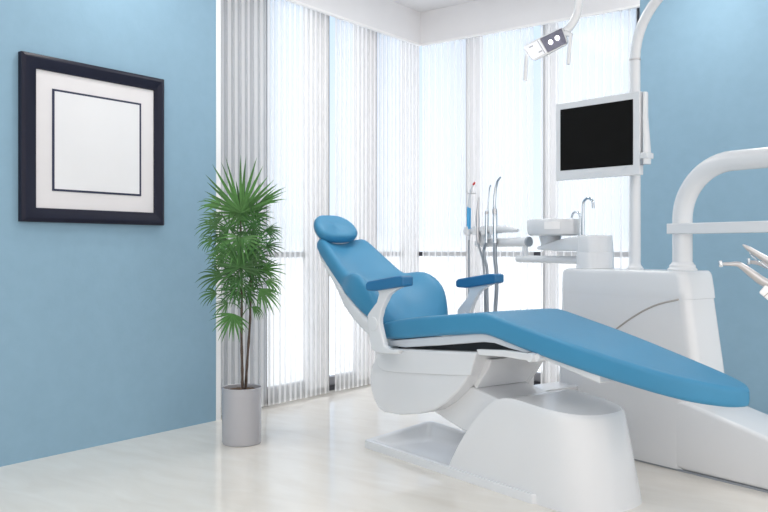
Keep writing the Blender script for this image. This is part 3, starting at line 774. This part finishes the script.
# (column, row) of the hub, depth offset, direction on the picture plane (degrees, 90 = up), lean towards the viewer, length px, spread, leaflets, droop
FR = [(241, 213, -.06, 93, .10, 52, 75, 17, .03, 'leaf2'), (240, 214, -.03, 95, -.15, 30, 165, 24, .15, 'leaf2'), (242, 214, .0, 60, -.2, 38, 60, 9, .05, 'leaf'),
      (222, 206, .05, 160, -.1, 26, 30, 6, .55, 'leaf2'), (258, 205, .04, 30, -.1, 30, 24, 6, .15, 'leaf2'), (223, 217, .0, 185, .2, 24, 45, 8, .25, 'leaf'), (252, 216, .02, 20, .1, 24, 60, 9, .3, 'leaf'),
      (218, 226, -.03, 168, .1, 23, 55, 9, .75, 'leaf'), (229, 228, -.08, 100, .8, 20, 150, 14, .3, 'leaf'), (254, 225, -.08, 60, .7, 25, 165, 18, .3, 'leaf'), (266, 231, .0, 0, .1, 19, 45, 8, .7, 'leaf'),
      (213, 241, -.04, 175, .1, 17, 55, 8, 1.1, 'leaf'), (226, 239, .0, 195, .3, 22, 70, 9, .5, 'leaf'), (241, 238, -.12, 265, .7, 30, 110, 15, .45, 'leaf2'), (256, 243, -.10, 20, .7, 28, 150, 17, .4, 'leaf'),
      (266, 246, .05, 0, .1, 19, 60, 9, .4, 'leaf'), (225, 250, -.02, 215, .3, 22, 60, 10, .6, 'leaf2'), (240, 267, -.13, 92, .5, 34, 120, 21, .12, 'leaf'), (241, 268, -.10, 270, .4, 18, 120, 13, .4, 'leaf'),
      (254, 258, .04, 15, .3, 24, 100, 13, .4, 'leaf'), (224, 262, .05, 170, .2, 20, 60, 9, .5, 'leaf'), (262, 270, -.02, 10, .1, 24, 45, 9, .35, 'leaf2'), (222, 277, .0, 172, .1, 26, 50, 9, .7, 'leaf'),
      (240, 280, -.10, 190, .6, 25, 150, 16, .4, 'leaf'), (266, 281, -.04, 350, .1, 20, 45, 8, 1.1, 'leaf2'), (250, 278, .06, 30, .2, 22, 110, 13, .5, 'leaf'), (217, 294, -.03, 178, .1, 19, 50, 9, .8, 'leaf'),
      (234, 291, -.07, 200, .6, 22, 130, 14, .5, 'leaf'), (260, 289, -.06, 315, .2, 27, 50, 10, .5, 'leaf2'), (248, 293, .0, 10, .3, 20, 100, 11, .6, 'leaf'), (228, 303, .02, 195, .1, 19, 60, 8, .7, 'leaf2'),
      (233, 314, -.06, 255, .30, 27, 80, 14, .25, 'leaf2'), (252, 307, -.02, 335, .1, 17, 38, 7, 1.5, 'leaf2'),
      (247, 232, -.02, 300, .5, 24, 120, 14, .5, 'leaf'), (232, 246, -.06, 240, .5, 24, 110, 14, .5, 'leaf'), (246, 255, -.06, 330, .6, 26, 120, 15, .5, 'leaf'), (231, 275, -.05, 215, .5, 24, 110, 13, .6, 'leaf'),
      (255, 271, .02, 350, .3, 24, 100, 12, .6, 'leaf'), (228, 233, .03, 185, .1, 28, 60, 9, .6, 'leaf'), (243, 288, .0, 270, .3, 22, 120, 13, .5, 'leaf2')]
for i, (u_, v_, dd, ang, lean, L, spr, nl, dr, mm) in enumerate(FR):
    hub = WR(u_, v_, PD+dd)
    st_path = stemA if (i % 2 == 0 or u_ < 240) else stemB
    tz = hub.z-.03-.02*(abs(u_-243)/20)
    org = min(st_path, key=lambda p: abs(p.z-tz))
    a = math.radians(ang); main = camr*math.cos(a)+Zv*math.sin(a)-camf*lean*.6
    nrm = -camf+Zv*(.35+.5*abs(lean))
    frond(hub, org, main, nrm, L*1.1*PD/F, spr, nl, dr, mm, 50+i)

# ================================================================ CEILING LAMPS (above the frame; the long panels are added fill)
def added_fill_lamp(x, y, pw, label, sx=1.2, sy=.3):  # unseen panel lamp, added to brighten the room
    o = root('added_fill_lamp', (x, y, CZ), label, 'ceiling lamp', local=False)
    bm = nb(); box(bm, x-sx/2-.02, x+sx/2+.02, y-sy/2-.02, y+sy/2+.02, CZ-.045, CZ); link('fill_housing', bm, 'trim', o, local=False)
    bm = nb(); box(bm, x-sx/2, x+sx/2, y-sy/2, y+sy/2, CZ-.05, CZ-.043); link('diffuser', bm, 'panel', o, local=False)
    ld = bpy.data.lights.new('lamp_light', 'AREA'); ld.shape = 'RECTANGLE'; ld.size = sx; ld.size_y = sy; ld.energy = pw; ld.color = (1, .975, .94)
    lo = bpy.data.objects.new('lamp_light', ld); C.objects.link(lo); lo.parent = o; lo.location = (0, 0, -.06)
BACK_FILL = 1.55  # extra sky strength behind the camera, added for frontal light
LIGHTS = True
if LIGHTS:
    added_fill_lamp(-2.7, .9, 9, 'added long white ceiling fill lamp near the left blue wall', .5, 1.3)
    added_fill_lamp(-.2, .9, 6, 'added long white ceiling fill lamp nearest the viewer', .5, 1.3)
    added_fill_lamp(-2.9, 4.2, 6, 'added long white ceiling fill lamp nearest the window corner', .5, 1.3)
    added_fill_lamp(.7, 4.4, 14, 'added long white ceiling fill lamp beside the right blue wall', .5, 1.3)

def downlight(x, y, pw, label):
    o = root('ceiling_downlight', (x, y, CZ), label, 'ceiling lamp', local=False)
    bm = nb(); lathe(bm, [(.075, CZ-.006), (.078, CZ), (.05, CZ)], x, y, 32, cap=False); lathe(bm, [(.055, CZ-.006), (.075, CZ-.006)], x, y, 32, cap=False); link('trim_ring', bm, 'trim', o, local=False)
    bm = nb(); lathe(bm, [(.055, CZ-.003), (.001, CZ-.003)], x, y, 32); link('diffuser', bm, 'panel', o, local=False)
    ld = bpy.data.lights.new('lamp_light', 'AREA'); ld.shape = 'DISK'; ld.size = .11; ld.energy = pw; ld.color = (1, .97, .93)
    lo = bpy.data.objects.new('lamp_light', ld); C.objects.link(lo); lo.parent = o; lo.location = (0, 0, -.012)
downlight(-3.35, 2.7, 9, 'small round ceiling downlight above the picture on the left blue wall')
downlight(-1.5, 5.1, 8, 'small round ceiling downlight above the right blue wall')

# ================================================================ WORLD
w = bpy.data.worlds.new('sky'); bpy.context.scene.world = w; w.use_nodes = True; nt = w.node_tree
bg = nt.nodes['Background']; tc = nt.nodes.new('ShaderNodeTexCoord'); sx = nt.nodes.new('ShaderNodeSeparateXYZ'); rp = nt.nodes.new('ShaderNodeValToRGB')
mr = nt.nodes.new('ShaderNodeMapRange'); mr.inputs['From Min'].default_value = -.3; mr.inputs['From Max'].default_value = .7
nt.links.new(tc.outputs['Generated'], sx.inputs[0]); nt.links.new(sx.outputs['Z'], mr.inputs['Value']); nt.links.new(mr.outputs[0], rp.inputs[0]); nt.links.new(rp.outputs[0], bg.inputs[0])
e = rp.color_ramp.elements
for _ in range(3): e.new(.5)
for el, (p_, c_) in zip(e, ((.27, (1.6, 1.6, 1.6)), (.32, (.95, 1.05, 1.15)), (.45, (.86, .95, 1.10)), (.62, (.68, .85, 1.06)), (.85, (2.3, 2.3, 2.3)))):
    el.position = p_; el.color = (*c_, 1)
# added fill: unseen sky behind the camera made brighter and whiter
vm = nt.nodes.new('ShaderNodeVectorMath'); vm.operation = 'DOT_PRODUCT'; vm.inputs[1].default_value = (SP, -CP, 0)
m2 = nt.nodes.new('ShaderNodeMapRange'); m2.inputs['From Min'].default_value = .1; m2.inputs['From Max'].default_value = 1; m2.inputs['To Min'].default_value = 1.0; m2.inputs['To Max'].default_value = BACK_FILL
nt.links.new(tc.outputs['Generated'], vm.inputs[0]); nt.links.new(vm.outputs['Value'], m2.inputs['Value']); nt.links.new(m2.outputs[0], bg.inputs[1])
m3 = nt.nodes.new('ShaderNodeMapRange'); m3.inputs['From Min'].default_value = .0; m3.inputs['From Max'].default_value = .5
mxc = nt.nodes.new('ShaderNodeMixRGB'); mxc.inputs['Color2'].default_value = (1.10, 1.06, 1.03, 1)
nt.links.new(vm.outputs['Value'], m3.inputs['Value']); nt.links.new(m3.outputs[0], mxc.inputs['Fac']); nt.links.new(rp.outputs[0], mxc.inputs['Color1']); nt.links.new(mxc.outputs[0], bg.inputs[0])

# ================================================================ CAMERA AND VIEW
cam = bpy.data.cameras.new('camera'); co = bpy.data.objects.new('camera', cam); C.objects.link(co)
cam.sensor_width = 36; cam.lens = 36*F/768; cam.shift_y = -(256-V0)/768; cam.clip_start = .05
co.location = (0, 0, H); co.rotation_euler = (PI/2, 0, PHI)
sc = bpy.context.scene; sc.camera = co
sc.view_settings.view_transform = 'Standard'; sc.view_settings.look = 'None'; sc.view_settings.gamma = 1; sc.view_settings.use_curve_mapping = False
sc.view_settings.exposure = .14
sc.cycles.max_bounces = 10; sc.cycles.transparent_max_bounces = 16; sc.cycles.use_denoising = True
sc.cycles.caustics_reflective = False; sc.cycles.caustics_refractive = False; sc.cycles.sample_clamp_indirect = 6
for o in C.objects:
    if '_b' in o: del o['_b']
